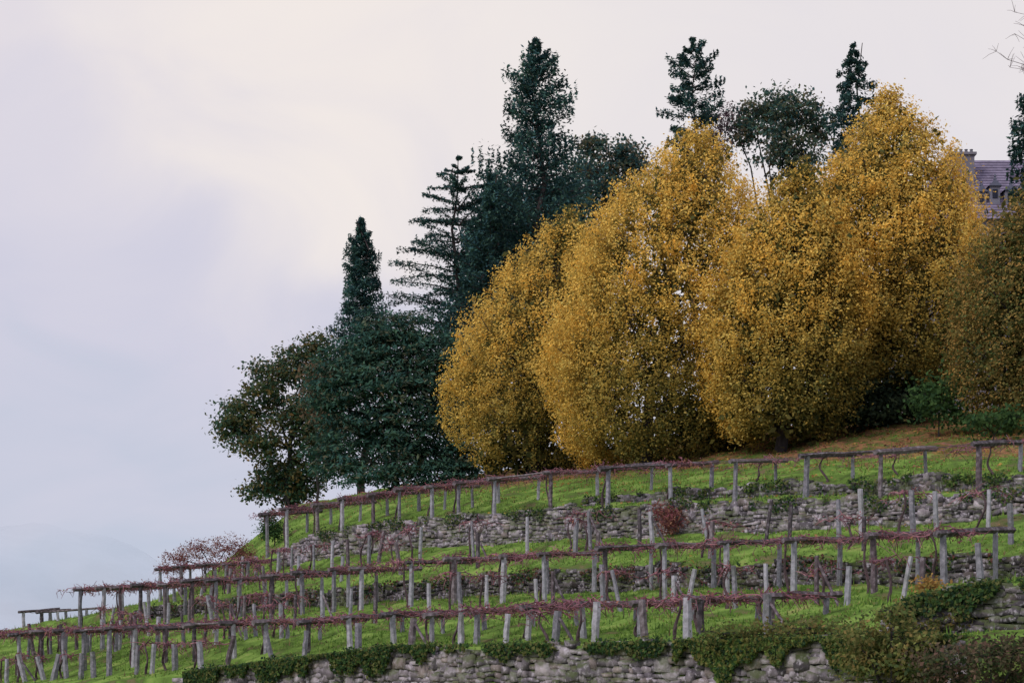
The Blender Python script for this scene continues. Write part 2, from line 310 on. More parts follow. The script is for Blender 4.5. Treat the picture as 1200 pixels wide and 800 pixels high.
def pergola(label,n0,n1,pa,pb,zf,rise,sp,front_wood=.3,beamw=.15,spl=None,railp=.45):
    u0,u1=px_u(pa,n0),px_u(pb,n0); um=(u0+u1)/2; root=empty('vine_pergola',tuple(P3(n0,um,g1(n0,um))),label,'pergola','vine pergolas on the terraces')
    u=u0; pos=[]; tops=[]; btops=[]
    while u<=u1+.1:
        uj=u+random.uniform(-.3,.3); zt=zf(uj)+random.uniform(-.07,.07)
        wood=random.random()<front_wood; col=random.choice(WC if wood else GC)
        m,tp=post_mb(n0,uj,zt+.04,random.uniform(.20,.27),col,(random.uniform(-.07,.07),0)); m.build('post',M_wood if wood else M_granite,root)
        zb=zt+rise+random.uniform(-.06,.06); ub=uj+random.uniform(-.3,.3)
        m,tb=post_mb(n1,ub,zb+.04,random.uniform(.17,.23),random.choice(GC),(random.uniform(-.06,.06),0)); m.build('post',M_granite,root)
        a=tp+np.array([0,0,.03]); b=tb+np.array([0,0,.03]); d=(b-a)/np.linalg.norm(b-a)
        beam_mb(a-d*random.uniform(.3,.8),b+d*random.uniform(.4,1.3),beamw*random.uniform(.85,1.2),random.choice(WC)).build('cross_beam',M_wood,root)
        pos.append((uj,zt)); tops.append(tp); btops.append(tb); u+=(sp if spl is None or u<u0+(u1-u0)*.55 else spl)*random.uniform(.9,1.1)
    for k in range(4):
        t=k/3; m=MB(); pts=[tops[i]*(1-t)+btops[i]*t+np.array([0,0,.1]) for i in range(len(tops))]
        q=[]
        for a,b in zip(pts[:-1],pts[1:]): q+= [a,(a+b)/2-np.array([0,0,.07+random.random()*.1])]
        m.tube(q+[pts[-1]],.013,4,(.13,.09,.10)); m.build('wire',M_wire,root)
    for i in range(len(tops)-1):
        if random.random()<railp:
            beam_mb(tops[i]+np.array([0,0,.07]),tops[i+1]+np.array([0,0,.07]),.09,random.choice(WC)).build('rail',M_wood,root)
    return pos
RED=np.array([[.32,.12,.16],[.42,.18,.23],[.23,.09,.12],[.44,.22,.17],[.30,.26,.10]])
def vine(n,u,zt,label,group,nc=10,clen=2.4,dn=3,leafn=60,up=.05):
    root=empty('grapevine',tuple(P3(n,u,g1(n,u))),label,'grapevine',group)
    z0=g1(n,u)-.05; m=MB(); pts=[]; K=8; ph=random.random()*6; amp=random.uniform(.05,.16); ln=random.uniform(-.3,.3)
    for i in range(K):
        t=i/(K-1); p=P3(n,u+ln*t+amp*math.sin(ph+t*6),z0+(zt-z0)*t); p[1]+=.05*math.cos(ph+4*t); pts.append(p)
    m.tube(pts,[.07*(1-.5*i/K) for i in range(K)],5,(.10,.07,.08),.3); m.build('trunk',M_vine,root)
    c=MB(); LP=[]
    for j in range(nc):
        d=AU*random.choice((-1,1))*random.uniform(.3,1)+AN*random.uniform(-.1,1)*(dn/3); d/=np.linalg.norm(d); L=clen*random.uniform(.4,1.1); q=[pts[-1]]; dz=random.uniform(-.02,.16)
        for i in range(1,7):
            q.append(pts[-1]+d*L*i/6+np.array([random.gauss(0,.07),random.gauss(0,.07),dz*math.sin(i*.8)+random.gauss(0,.07)+up]))
        cc=random.choice([(.26,.12,.16),(.18,.09,.12),(.31,.15,.18)])
        c.tube(q,[.032*(1-.09*i) for i in range(7)],3,cc)
        for i in range(1,7):
            if random.random()<.85:
                e=q[i]+np.array([random.gauss(0,.24),random.gauss(0,.24),random.uniform(-.5,.32)]); c.tube([q[i],(q[i]+e)/2+np.array([0,0,.03]),e],[.02,.016,.011],3,cc)
        for _ in range(leafn//nc):
            i=random.uniform(1,5.99); a=q[int(i)]; b=q[int(i)+1]; LP.append(a+(b-a)*(i%1)+np.array([random.gauss(0,.1),random.gauss(0,.1),random.gauss(-.02,.11)]))
    c.build('canes',M_vine,root)
    if LP:
        LP=np.array(LP); k=len(LP); leaf_obj('leaves',LP,rng.normal(size=(k,3)),rng.uniform(.04,.08,k),rng.uniform(.03,.06,k),RED[rng.choice(5,k,p=[.3,.28,.2,.14,.08])],M_leaf,root)
def vines_for(pos,n0,where,**k):
    for i,(u,z) in enumerate(pos):
        vine(n0+.15,u+.35+random.uniform(-.15,.15),z+.05,f'gnarled dark vine with reddish canes, {ordn(i)} from right on {where}',f'vines on {where}',**k)
pA=pergola('upper pergola of granite posts along the pale stone wall under the trees',67.5,71.0,1142,302,zline(67.5,[(1200,519),(1140,523),(1027,530),(945,536),(858,541),(780,546),(698,552),(636,557),(560,566),(460,577),(380,590),(300,606)]),.4,4.35,spl=2.7,beamw=.23,railp=.15)
vines_for(pA[4:],67.5,'the upper pergola',leafn=170,nc=12)
for i,(u,z) in enumerate(pA[:4]): vine(71.0,u+1.3,z+.35,f'thin reddish vine behind the upper pergola, {ordn(i)} from the right','vines at the back of the upper pergola',nc=8,leafn=50,clen=2.6,dn=-2)
pC=pergola('middle pergola of weathered posts and dark beams across the hillside',56.0,59.2,1113,92,zline(56,[(1200,622),(1113,628),(980,633),(830,636),(750,642),(600,652),(530,657),(400,669),(250,681),(90,693)]),.2,3.4,.4,spl=2.5,beamw=.21,railp=.12)
vines_for(pC,56,'the middle pergola',leafn=130,nc=12)
pF=pergola('lowest pergola with dark beams just above the bottom stone wall',47.0,50.0,905,-40,zline(47,[(990,704),(900,703),(800,706),(650,713),(500,721),(350,729),(130,739),(0,744)]),.15,2.8,.4,spl=2.4,beamw=.20,railp=.12)
vines_for(pF,47,'the lowest pergola',leafn=140,nc=12)
pH=pergola('small far pergola at the left edge of the hill',60.5,62.5,66,12,lambda u:101*60.5/1414.2,.2,2.2,.5)
pJ=pergola('short pergola with red vines where the upper terraces end at the left',63.5,66,292,172,zline(63.5,[(292,660),(230,664),(172,668)]),.25,2.4,.5)
vines_for(pJ,63.5,'the short left pergola',leafn=240,nc=14)
pK=pergola('short pergola piece cut by the right edge, beside the slanting poles',52.5,55.5,1300,1195,lambda u:122*52.5/1414.2,.15,3.5,.3)
def single_row(n,pxs,h,where,group,gran=.6,withvine=.5,brace=.12,w=(.17,.25)):
    cnt=0; vc=0
    for p in pxs:
        nj=n+random.uniform(-.3,.3); u=px_u(p,nj); hh=h*random.uniform(.85,1.12); gr=random.random()<gran; ln=random.uniform(-.12,.12)
        if random.random()<.12: ln=random.choice((-1,1))*random.uniform(.25,.4)
        br=random.random()<brace
        adj=('braced ' if br else 'leaning ' if abs(ln)>.2 else 'upright ')+('pale granite' if gr else 'dark wooden')
        m,tp=post_mb(nj,u,g1(nj,u)+hh,random.uniform(*w),random.choice(GC if gr else WC),(ln,0))
        lab=f'{adj} post, {ordn(cnt)} from right in {where}'
        if br:
            root=empty('vineyard_post',tuple(P3(nj,u,g1(nj,u))),lab,'post',group)
            m.build('shaft',M_granite if gr else M_wood,root); b=MB(); e=P3(nj,u-1.0,g1(nj,u-1.0)); b.tube([e,tp-np.array([0,0,.15])],.06,5,random.choice(WC),.1); b.build('brace',M_wood,root)
        else:
            o=m.build('vineyard_post',M_granite if gr else M_wood,origin=tuple(P3(nj,u,g1(nj,u)))); tag(o,lab,'post',group)
        cnt+=1
        if random.random()<withvine:
            vine(nj,u+random.uniform(.3,.9),g1(nj,u)+hh*.95,f'dark twisted vine, {ordn(vc)} from right in {where}',f'vines in {where}',nc=5,clen=1.5,leafn=34,up=-.02); vc+=1
single_row(64.0,[1158,1098,1070,1010,983,925,897,830,765,750,692,674,618,555,492,443,432,408,389,368,341,325,300,284],1.9,'the row below the long pale wall','posts below the pale stone wall',.7,.7)
single_row(61.8,[1185,1012,832,700,560,470,400,350,310,268,235,205],1.6,'the sparse row above the dark wall','posts above the dark brown wall',.6,.6)
single_row(53.2,[1150,1080,1057,992,957,899,862,803,790,728,707,648,630,570,540,503,440,410,378,345,318,285,252,222,196,175,152,128],1.75,'the row before the middle pergola','posts in front of the middle pergola',.7,.45,.15)
single_row(45.3,[900,806,756,697,650,592,540,482,420,356,320,265,236,205,178,160,128,110,95,78,62,52,30,8],1.35,'the lowest row above the bottom wall','lowest posts above the bottom wall',.85,.5,.1,(.22,.32))
single_row(50.8,[330,300,270,240,215,185,160,140,120,105,90,72,60,40,25],1.6,'the row behind the lowest pergola','posts behind the lowest pergola',.5,.6)
# ---------------------------------------------------------------- trees
def base_of(px,n):
    u=px_u(px,n); x,y=xy(n,u); return np.array([x,y,g1(n,u)]),y
def limb(m,a,b,r0,r1,col,sag=.1,k=5):
    d=b-a; L=np.linalg.norm(d); pts=[a+d*i/(k-1)+np.array([random.gauss(0,.02*L),random.gauss(0,.02*L),sag*L*math.sin(math.pi*i/(k-1))])*(0 if i==0 else 1) for i in range(k)]
    m.tube(pts,[r0+(r1-r0)*i/(k-1) for i in range(k)],5,col,.1); return pts
def clumps(C0,O,nl,cs,ls,pal,pw,var=.25,wid=.62,up=.35,streak=0):
    K=len(C0); P=np.repeat(C0,nl,0)+rng.normal(size=(K*nl,3))*np.array(cs)*np.repeat(rng.uniform(.6,1.3,K),nl)[:,None]
    cc=pal[rng.choice(len(pal),K,p=pw)]; col=np.repeat(cc,nl,0)*.4+.6*pal[rng.choice(len(pal),K*nl,p=pw)]
    if streak:
        D=O*.55+np.array([0,0,1.])*rng.uniform(.4,1.1,(K,1))+rng.normal(0,.25,(K,3)); D/=np.linalg.norm(D,axis=1,keepdims=True); q=rng.uniform(-1,1,K*nl); L_=np.repeat(rng.uniform(.5,1.5,K),nl)*streak
        P=P+np.repeat(D,nl,0)*(q*L_)[:,None]; col=col*(1+.15*q)[:,None]
    Nn=np.repeat(O,nl,0)*.7+rng.normal(size=(K*nl,3))*.75+[0,0,up]
    col=col*rng.uniform(1-var,1+var,K*nl)[:,None]; L=rng.uniform(*ls,K*nl); return P,Nn,L,L*wid,col
YP=np.array([[.88,.56,.12],[.93,.68,.20],[.76,.44,.085],[.68,.50,.13],[.46,.40,.13]])
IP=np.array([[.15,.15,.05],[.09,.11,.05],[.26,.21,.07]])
def linden(px,n,top,half,bot,label,seed,pal=YP,pw=(.32,.25,.15,.17,.11),nk=1500,nl=46,skew=0,tmax=.33,ex=2.0,dark=1.0,group='yellow linden trees'):
    B,Y=base_of(px,n); zt=(HOR-top)/F*Y; zb=max((HOR-bot)/F*Y,B[2]+.3); Rr=half/F*Y; H=zt-zb
    root=empty('yellow_tree' if pal is YP else 'orange_tree',tuple(B),label,'tree',group); ph=rng.uniform(0,6.28,8)
    def prof(t): return np.where(t<tmax,np.sqrt(np.clip(1-((tmax-t)/(tmax+.06))**2,0,1)),np.clip(1-np.clip((t-tmax)/(1-tmax),0,1)**ex,0,1))
    def lump(th,t): return 1+.035*np.sin(3*th+ph[0]+5*t)+.04*np.sin(5*th+ph[1]-9*t)+.025*np.sin(2*th+ph[2]+14*t)+.04*np.sin(9*th+ph[3]+25*t)
    def samp(K,k0,k1):
        t=rng.random(K*4); t=t[rng.random(K*4)<prof(t)*.92+.08][:K]; K=len(t); th=rng.uniform(0,2*math.pi,K); q=k1-(k1-k0)*rng.random(K)**1.5
        gf=np.sin(6*th+9*t+ph[4])+np.sin(11*th-17*t+ph[5])+np.sin(4*th+31*t+ph[6]); kp=(gf>-1.6)|(rng.random(K)<.35); t,th,q=t[kp],th[kp],q[kp]; K=len(t)
        r=Rr*prof(t)*lump(th,t)*q
        c=np.stack([B[0]+r*np.cos(th)+skew*Rr*t**1.3,B[1]+r*np.sin(th),zb+H*t*.985+rng.normal(0,.12,K)],1); return c,np.stack([np.cos(th),np.sin(th),.1+.8*t],1),q,t,th
    c,o,q,t,th=samp(nk,.64,1.0); P,Nn,L,W,col=clumps(c,o,nl,(.24,.24,.2),(.055,.112),np.array(pal),pw,streak=.68)
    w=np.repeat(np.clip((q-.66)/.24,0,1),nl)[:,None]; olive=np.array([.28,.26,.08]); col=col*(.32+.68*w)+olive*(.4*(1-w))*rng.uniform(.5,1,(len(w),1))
    sh=np.repeat(np.clip((.5+.5*np.cos(th+.5))*1.8*(.8-t*1.8),0,.85)*dark,nl)[:,None]*rng.uniform(.4,1.2,(len(w),1)); sh=np.clip(sh,0,.92); col=col*(1-sh)+np.array([.13,.16,.06])*sh  # painted shade: leaves low on the crown's right side blend to dark olive
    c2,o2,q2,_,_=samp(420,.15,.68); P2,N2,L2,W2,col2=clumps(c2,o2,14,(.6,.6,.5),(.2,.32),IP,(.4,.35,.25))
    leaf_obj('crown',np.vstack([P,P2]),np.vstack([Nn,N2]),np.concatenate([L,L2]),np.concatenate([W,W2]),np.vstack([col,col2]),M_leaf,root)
    m=MB(); bc=(.06,.05,.055); tp=np.array([B[0]+skew*Rr*.75,B[1],zb+H*.86]); tr=limb(m,B-[0,0,.3],tp,.42,.05,bc,0,9)
    for i in range(30):
        f=.05+.78*i/30; a=B+(tp-B)*f; th_=i*2.4; tt=min(.95,f+.19); r=Rr*float(prof(np.array(tt)))*.95; e=np.array([B[0]+skew*Rr*tt+r*math.cos(th_),B[1]+r*math.sin(th_),max(a[2]+.6,zb+H*tt)]); limb(m,a,e,.17*(1-f)+.04,.02,bc,-.05)
    m.build('trunk',M_bark,root)
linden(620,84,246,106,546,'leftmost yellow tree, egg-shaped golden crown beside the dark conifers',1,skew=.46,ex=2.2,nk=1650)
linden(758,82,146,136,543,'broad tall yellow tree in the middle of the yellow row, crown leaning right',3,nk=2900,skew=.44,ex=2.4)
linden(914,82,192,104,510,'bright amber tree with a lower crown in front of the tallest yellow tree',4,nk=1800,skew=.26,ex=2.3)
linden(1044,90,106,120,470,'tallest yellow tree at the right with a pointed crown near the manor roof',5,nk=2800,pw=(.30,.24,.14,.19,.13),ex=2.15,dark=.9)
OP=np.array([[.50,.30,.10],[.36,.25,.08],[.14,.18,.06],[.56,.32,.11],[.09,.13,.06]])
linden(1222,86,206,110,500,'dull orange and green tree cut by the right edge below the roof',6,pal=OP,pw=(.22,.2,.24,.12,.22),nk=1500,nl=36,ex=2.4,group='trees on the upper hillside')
GP=np.array([[.055,.125,.125],[.08,.155,.125],[.045,.10,.12],[.15,.16,.08],[.27,.18,.105]])
def lobed(name,px,n,lobes,label,cat='tree',pal=GP,pw=(.32,.26,.27,.1,.05),dens=1.0,cs=.5,ls=(.12,.22),nl=26,trunk=.35,group='trees on the upper hillside',mat=None,tr=True,wid=.6,zf=.55,flat=0):
    B,Y=base_of(px,n); root=empty(name,tuple(B),label,cat,group); m=MB(); bc=(.05,.045,.05); Cs=[];Os=[]; k=Y/F
    top=max((HOR-l[1])*k for l in lobes); sp=min(B[2]+(top-B[2])*.45, top)
    fork=np.array([B[0],B[1],sp])
    if tr: limb(m,B-[0,0,.3],fork,trunk,trunk*.5,bc,0,6)
    for (lx,ly,rx,rz) in lobes:
        c=np.array([(lx-600)*k,Y+random.uniform(-.5,.5)*rx*k,(HOR-ly)*k]); r=np.array([rx*k,rx*k*.9,rz*k])
        K=int(dens*(4*math.pi*((r[0]*r[2])**1.0))*1.5)+6; d=rng.normal(size=(K,3)); d/=np.linalg.norm(d,axis=1,keepdims=True); q=rng.uniform(.35,1.08,K)[:,None]
        cc=c+d*r*q
        if flat:
            of=random.random()*flat; rad=np.sqrt((cc[:,0]-B[0])**2+(cc[:,1]-B[1])**2)
            cc[:,2]=np.round((cc[:,2]+of+.8*np.sin(cc[:,0]*.55+of*3)+.6*np.sin(cc[:,1]*.8))/flat)*flat-of-.5*np.sin(cc[:,0]*.55+of*3)+rng.normal(0,.28,K)-.07*rad
        Cs.append(cc); Os.append(d)
        if tr:
            s0=fork if c[2]>sp else B+(fork-B)*max(.3,min(.95,(c[2]-B[2])/(sp-B[2]+1e-6)-.15)); limb(m,s0,c,trunk*.35,.04,bc,.02)
            for _ in range(5):
                dd=rng.normal(size=3); dd/=np.linalg.norm(dd); dd[2]=abs(dd[2])*.6; limb(m,c,c+dd*r*.9,trunk*.14,.015,bc,.05)
    c=np.vstack(Cs); o=np.vstack(Os); ok=c[:,2]>B[2]+.15; c,o=c[ok],o[ok]
    P,Nn,L,W,col=clumps(c,o,nl,(cs,cs,cs*zf),ls,np.array(pal),pw,wid=wid,up=1.0 if flat else .35)
    leaf_obj('crown' if cat=='tree' else 'foliage',P,Nn,L,W,col,mat or M_leaf,root)
    if tr: m.build('trunk' if cat=='tree' else 'stems',M_bark,root)
lobed('broadleaf_tree',338,92,[(285,480,34,26),(272,505,24,18),(318,450,34,28),(350,425,36,24),(372,408,22,16),(305,520,32,26),(345,490,34,34),(322,556,28,24),(345,570,30,26),(300,575,20,14),(355,545,30,34),(380,450,24,34),(375,500,26,40)],'dark broadleaf tree at the left end of the wood with open ochre-flecked crown',pal=GP*[1.1,1,.7],pw=(.24,.27,.17,.20,.12),dens=.75)
lobed('rusty_tree',372,86,[(376,470,22,28),(386,502,20,28),(372,440,16,18)],'small rusty brown tree against the left side of the wide cedar',pal=np.array([[.24,.15,.10],[.15,.13,.09],[.08,.12,.09]]),pw=(.38,.33,.29),dens=.7,trunk=.15)
lobed('spreading_cedar',462,84,[(408,440,34,32),(385,475,26,36),(440,405,40,30),(478,392,36,24),(508,420,42,40),(460,445,56,44),(420,500,52,36),(480,500,58,44),(530,480,36,60),(440,548,52,32),(505,550,54,34),(388,540,28,28),(545,540,30,34)],'wide low dark cedar with layered boughs left of the yellow trees',pal=np.array([[.055,.13,.105],[.08,.155,.10],[.04,.095,.095],[.18,.14,.085]]),pw=(.36,.28,.26,.10),dens=1.0,mat=M_needle,wid=.36,ls=(.14,.28),zf=.32,cs=.62,flat=1.3)
lobed('dark_tree',705,112,[(700,195,36,30),(735,180,26,18),(680,235,34,30),(725,225,36,34),(745,200,22,18),(690,170,22,14),(700,280,50,50)],'dark olive tree with a brownish crown right of the tallest conifer',pw=(.27,.2,.2,.18,.15),dens=.65)
lobed('dark_tree',618,104,[(585,235,28,34),(612,270,40,50),(655,235,32,40),(575,310,48,56),(640,300,44,50),(560,390,48,64)],'dense dark tree filling the gap under the tallest conifer',pw=(.38,.22,.36,.03,.01),dens=.85,mat=M_needle)
lobed('green_tree',910,116,[(885,130,26,18),(915,120,28,16),(940,135,30,22),(905,160,40,30),(960,150,20,22),(870,150,18,18),(925,195,44,30)],'dull green broadleaf tree behind the yellow trees with sky showing through',pw=(.2,.33,.12,.27,.08),dens=.58)
lobed('bare_tree',842,112,[(842,150,15,20),(838,178,18,22),(850,135,9,12)],'purple brown nearly bare treetop beside the open crowned conifer',pal=np.array([[.16,.09,.13],[.2,.13,.15]]),pw=(.5,.5),dens=.7,ls=(.06,.13),trunk=.2)
def conifer(name,px,n,top,bot,prof,label,nb=150,m=230,e0=-5,e1=40,droop=.12,spread=.22,thick=.05,col=GP[:3],ls=(.12,.24),whorl=0,bare=.12,trunk=.4,jl=.3,lump=.45,floor=.1,group='dark conifers on the upper hillside'):
    B,Y=base_of(px,n); root=empty(name,tuple(B),label,'tree',group); k=Y/F; zt=(HOR-top)*k; zb=(HOR-bot)*k; H=zt-zb
    mb=MB(); bc=(.09,.07,.075); limb(mb,B-[0,0,.3],np.array([B[0],B[1],zt-.1]),trunk,.03,bc,0,10)
    pt=np.array([p[0] for p in prof]); pr=np.array([p[1] for p in prof])*k
    Ps=[];Ns=[];Cc=[]
    for i in range(nb):
        f=(i+.5)/nb
        if whorl: f=(round(f*whorl)+random.gauss(0,.12))/whorl
        f=min(max(f,0),.995); L=float(np.interp(f,pt,pr))*random.uniform(1-jl,1+jl*.45); th=i*2.39996+random.uniform(-.4,.4)
        e=R(e0+(e1-e0)*f+random.uniform(-8,8)); d=np.array([math.cos(th)*math.cos(e),math.sin(th)*math.cos(e),math.sin(e)]); a=np.array([B[0],B[1],zb+H*f]); side=np.cross(d,[0,0,1]); side/=np.linalg.norm(side)
        mm=int(m*(.25+.9*L/max(pr))); q=rng.uniform(bare,1,mm)**.8
        cq=np.round(q*7)/7; q=q*(1-lump)+cq*lump
        sw=spread*L*(1.05-q)**.7+floor
        P=a+d*(L*q)[:,None]+side*(rng.normal(0,1,mm)*sw*.6)[:,None]; P[:,2]+=-droop*L*q**2+rng.normal(0,1,mm)*(thick*L+floor*.7); P[:,2]-= .05*L*np.abs(rng.normal(0,1,mm))*.5
        Ps.append(P); Ns.append(np.array([0,0,1.])+rng.normal(0,.55,(mm,3))); Cc.append(np.full(mm,random.uniform(.65,1.4)))
        pts=[a+d*L*t+np.array([0,0,-droop*L*t*t]) for t in (0,.35,.7,.95)]; mb.tube(pts,[.07*min(1,L/3),.05*min(1,L/3),.03,.012],4,bc)
    P=np.vstack(Ps); K=len(P); L=rng.uniform(*ls,K); c=np.array(col)[rng.choice(len(col),K)]*rng.uniform(.7,1.3,K)[:,None]*np.concatenate(Cc)[:,None]
    leaf_obj('crown',P,np.vstack(Ns),L,L*.38,c,M_needle,root); mb.build('trunk',M_bark,root)
conifer('slender_conifer',424,98,257,450,[(0,44),(.25,40),(.5,33),(.75,23),(.9,12),(1,2)],'slim dark spire-shaped conifer rising behind the left broadleaf tree',nb=125,m=210,e0=0,e1=40,spread=.3,thick=.08,jl=.4,lump=.5)
conifer('tiered_cedar',538,95,184,480,[(0,98),(.4,98),(.55,92),(.65,74),(.78,56),(.88,34),(.95,15),(1,2)],'tall cedar with spread tiers of feathery horizontal branches',nb=140,m=270,e0=10,e1=22,droop=.14,spread=.14,thick=.012,whorl=15,ls=(.09,.19),jl=.2,lump=.1,floor=.06,bare=.05)
conifer('tall_conifer',628,98,48,420,[(0,84),(.43,80),(.56,70),(.63,46),(.68,42),(.75,48),(.86,38),(.93,20),(1,3)],'tallest dark conifer with a ragged clumpy crown above the leftmost yellow tree',nb=175,m=280,e0=-12,e1=35,droop=-.02,spread=.32,thick=.085,jl=.45,trunk=.5,lump=.6,whorl=30)
conifer('dark_conifer',575,93,205,500,[(0,60),(.5,52),(.8,26),(1,4)],'dense dark conifer between the tiered cedar and the tallest conifer',nb=120,m=230,e0=0,e1=35,spread=.3,thick=.08,jl=.5,lump=.6)
conifer('open_conifer',812,110,47,260,[(0,42),(.5,38),(.62,48),(.72,42),(.85,28),(.94,17),(1,3)],'open crowned conifer with separate upturned branches behind the tall yellow tree',nb=76,m=180,e0=-5,e1=25,droop=-.08,spread=.2,thick=.045,whorl=14,bare=.2,jl=.45,lump=.5)
conifer('pointed_conifer',1000,112,53,220,[(0,44),(.45,36),(.7,26),(.88,14),(1,2)],'narrow pointed conifer top between the green tree and tallest yellow tree',nb=80,m=140,e0=-25,e1=10,droop=.2,spread=.2,thick=.06,jl=.5,whorl=16)
conifer('edge_conifer',1224,104,80,330,[(0,35),(.45,35),(.62,46),(.8,40),(1,3)],'dark conifer cut by the right edge above the manor roof',nb=90,m=240,e0=-10,e1=20,droop=.15,spread=.3,thick=.1,whorl=12,jl=.4)
B,Y=base_of(1262,97); root=empty('bare_tree',tuple(B),'leafless tree whose thin twigs reach in at the top right corner','tree','trees on the upper hillside'); m=MB(); k=Y/F; bc=(.22,.18,.2)
tp=np.array([(1262-600)*k,Y,(HOR+10)*k]); limb(m,B,tp,.4,.06,bc,0,8); m.build('trunk',M_bark,root); m=MB()
for i in range(34):
    f=.8+.19*i/34; a=B+(tp-B)*f; e=a+np.array([random.uniform(-95,40)*k,random.uniform(-3,3),random.uniform(0,50)*k]); pts=limb(m,a,e,.03,.01,bc,-.06,6)
    for p in pts[2:]:
        for _ in range(4): limb(m,p,p+np.array([random.uniform(-14,10)*k,random.uniform(-1,1),random.uniform(-6,14)*k]),.014,.007,bc,.05,3)
m.build('branches',M_bark,root)
# ---------------------------------------------------------------- shrubs
LG=np.array([[.08,.16,.06],[.11,.20,.07],[.05,.11,.055]]); OL=np.array([[.15,.20,.07],[.25,.27,.09],[.10,.14,.06],[.30,.22,.09]]); RD=np.array([[.36,.13,.15],[.26,.10,.12],[.42,.22,.15]])
def shrub(px,n,lobes,label,pal,group='shrubs on the terraces',**k):
    k.setdefault('cs',.25); k.setdefault('ls',(.05,.10)); k.setdefault('dens',2.2)
    lobed('shrub',px,n,lobes,label,cat='shrub',pal=pal,pw=[1/len(pal)]*len(pal),trunk=.06,group=group,**k)
shrub(1100,84,[(1085,470,20,20),(1112,455,20,24),(1120,482,22,18)],'green laurel bush under the dull orange tree',LG,dens=.9,cs=.5,ls=(.1,.17))
shrub(1165,80,[(1150,494,22,12),(1185,490,22,14)],'green bush at the right edge below the dull orange tree',LG*.8,dens=.9,cs=.45,ls=(.1,.17))
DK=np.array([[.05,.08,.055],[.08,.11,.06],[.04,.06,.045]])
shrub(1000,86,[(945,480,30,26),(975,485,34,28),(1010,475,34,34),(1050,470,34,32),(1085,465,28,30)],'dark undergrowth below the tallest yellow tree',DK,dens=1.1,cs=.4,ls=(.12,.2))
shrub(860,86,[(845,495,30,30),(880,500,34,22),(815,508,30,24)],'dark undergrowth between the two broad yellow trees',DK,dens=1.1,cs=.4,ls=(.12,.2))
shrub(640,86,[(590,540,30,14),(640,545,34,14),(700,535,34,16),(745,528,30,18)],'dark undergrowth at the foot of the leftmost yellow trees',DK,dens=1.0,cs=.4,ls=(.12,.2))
shrub(322,72,[(318,612,11,16),(326,622,10,14),(310,625,9,10)],'small rounded green bush at the left end of the upper pergola',LG*.8)
shrub(250,66,[(235,645,24,14),(268,640,20,14),(210,655,18,12),(285,648,14,12)],'red brown thicket on the ridge at the left',RD*.8,dens=2.0,wid=.4)
shrub(785,66.2,[(778,600,11,11),(790,608,13,11),(782,616,11,8)],'small reddish bush growing from the long pale wall',RD*.8)
shrub(905,44.5,[(850,742,34,9),(900,738,40,10),(950,736,40,12),(985,742,20,14)],'grassy brambles on top of the right end of the bottom wall',OL*.85,dens=2.5)
shrub(1040,43,[(1030,775,44,34),(1010,745,30,20),(1060,760,40,28),(1075,800,40,24),(1045,718,22,12)],'olive green bush against the right end of the bottom wall',OL,dens=2.2)
shrub(1165,42.5,[(1110,778,34,24),(1150,770,40,22),(1190,765,36,24),(1130,800,50,20),(1200,800,40,20)],'dark brown green bush in the bottom right corner',np.array([[.13,.11,.07],[.07,.10,.05],[.20,.12,.10],[.05,.08,.04]]),dens=2.2)
shrub(1095,45.5,[(1080,735,36,10),(1120,730,30,8),(1160,740,40,10),(1200,738,24,8)],'grassy tangle at the foot of the short dark wall',OL*.7,dens=2.0)
shrub(1092,46.6,[(1090,688,8,6),(1098,696,6,8)],'small tuft of orange brown leaves on top of the short dark wall',np.array([[.46,.24,.09],[.36,.28,.09]]),dens=2.0)
# ---------------------------------------------------------------- manor behind the trees
Y=136.; k=Y/F; X0=(1078-600)*k; X1=X0+22; zg=g1((X0+6+Y)/S2,(Y-X0-6)/S2)-1; ze=(HOR-258)*k; zr=(HOR-188)*(Y+5)/F
root=empty('manor_house',((X0+X1)/2,Y+5,zg),'stone manor with a purple slate roof showing between the trees at the upper right','manor')
m=MB(); m.box(((X0+X1)/2,Y+5,(zg+ze)/2),X1-X0,10,ze-zg,col=(.24,.23,.28)); m.build('wall',M_plaster,root)
m=MB(); xa,xb,ya,yb=X0-.5,X1+.5,Y-.5,Y+10.5; ym=Y+5
m.add([(xa,ya,ze),(xb,ya,ze),(xb,yb,ze),(xa,yb,ze),(X0+3.0,ym,zr),(X1-3,ym,zr)],[[0,1,5,4],[1,2,5],[2,3,4,5],[3,0,4],[3,2,1,0]],(.24,.21,.31))
for i in range(21):
    t=(i+1)/22; m.tube([(xa+3.4*t,ya+(ym-ya)*t,ze+(zr-ze)*t+.02),(xb-3.4*t,ya+(ym-ya)*t,ze+(zr-ze)*t+.02)],.045,4,(.17,.145,.23))
rf=m.build('roof',M_tile,root)
m=MB(); yc=Y+3.2; cx=(1126-600)*yc/F; zc=(HOR-184)*yc/F; m.box((cx,yc,zc-1.9),1.9,1.2,3.8,col=(.20,.19,.24)); m.box((cx,yc,zc+.1),2.2,1.5,.2,col=(.24,.23,.28))
ch=m.build('chimney',M_plaster,root)
for i in range(5):
    m=MB(); x=cx-.85+.425*i; m.tube([(x,yc,zc+.2),(x,yc,zc+.38),(x,yc,zc+.5),(x,yc,zc+.6)],[.15,.17,.11,.15],7,(.15,.15,.19)); m.build('chimney_pot',M_plaster,ch)
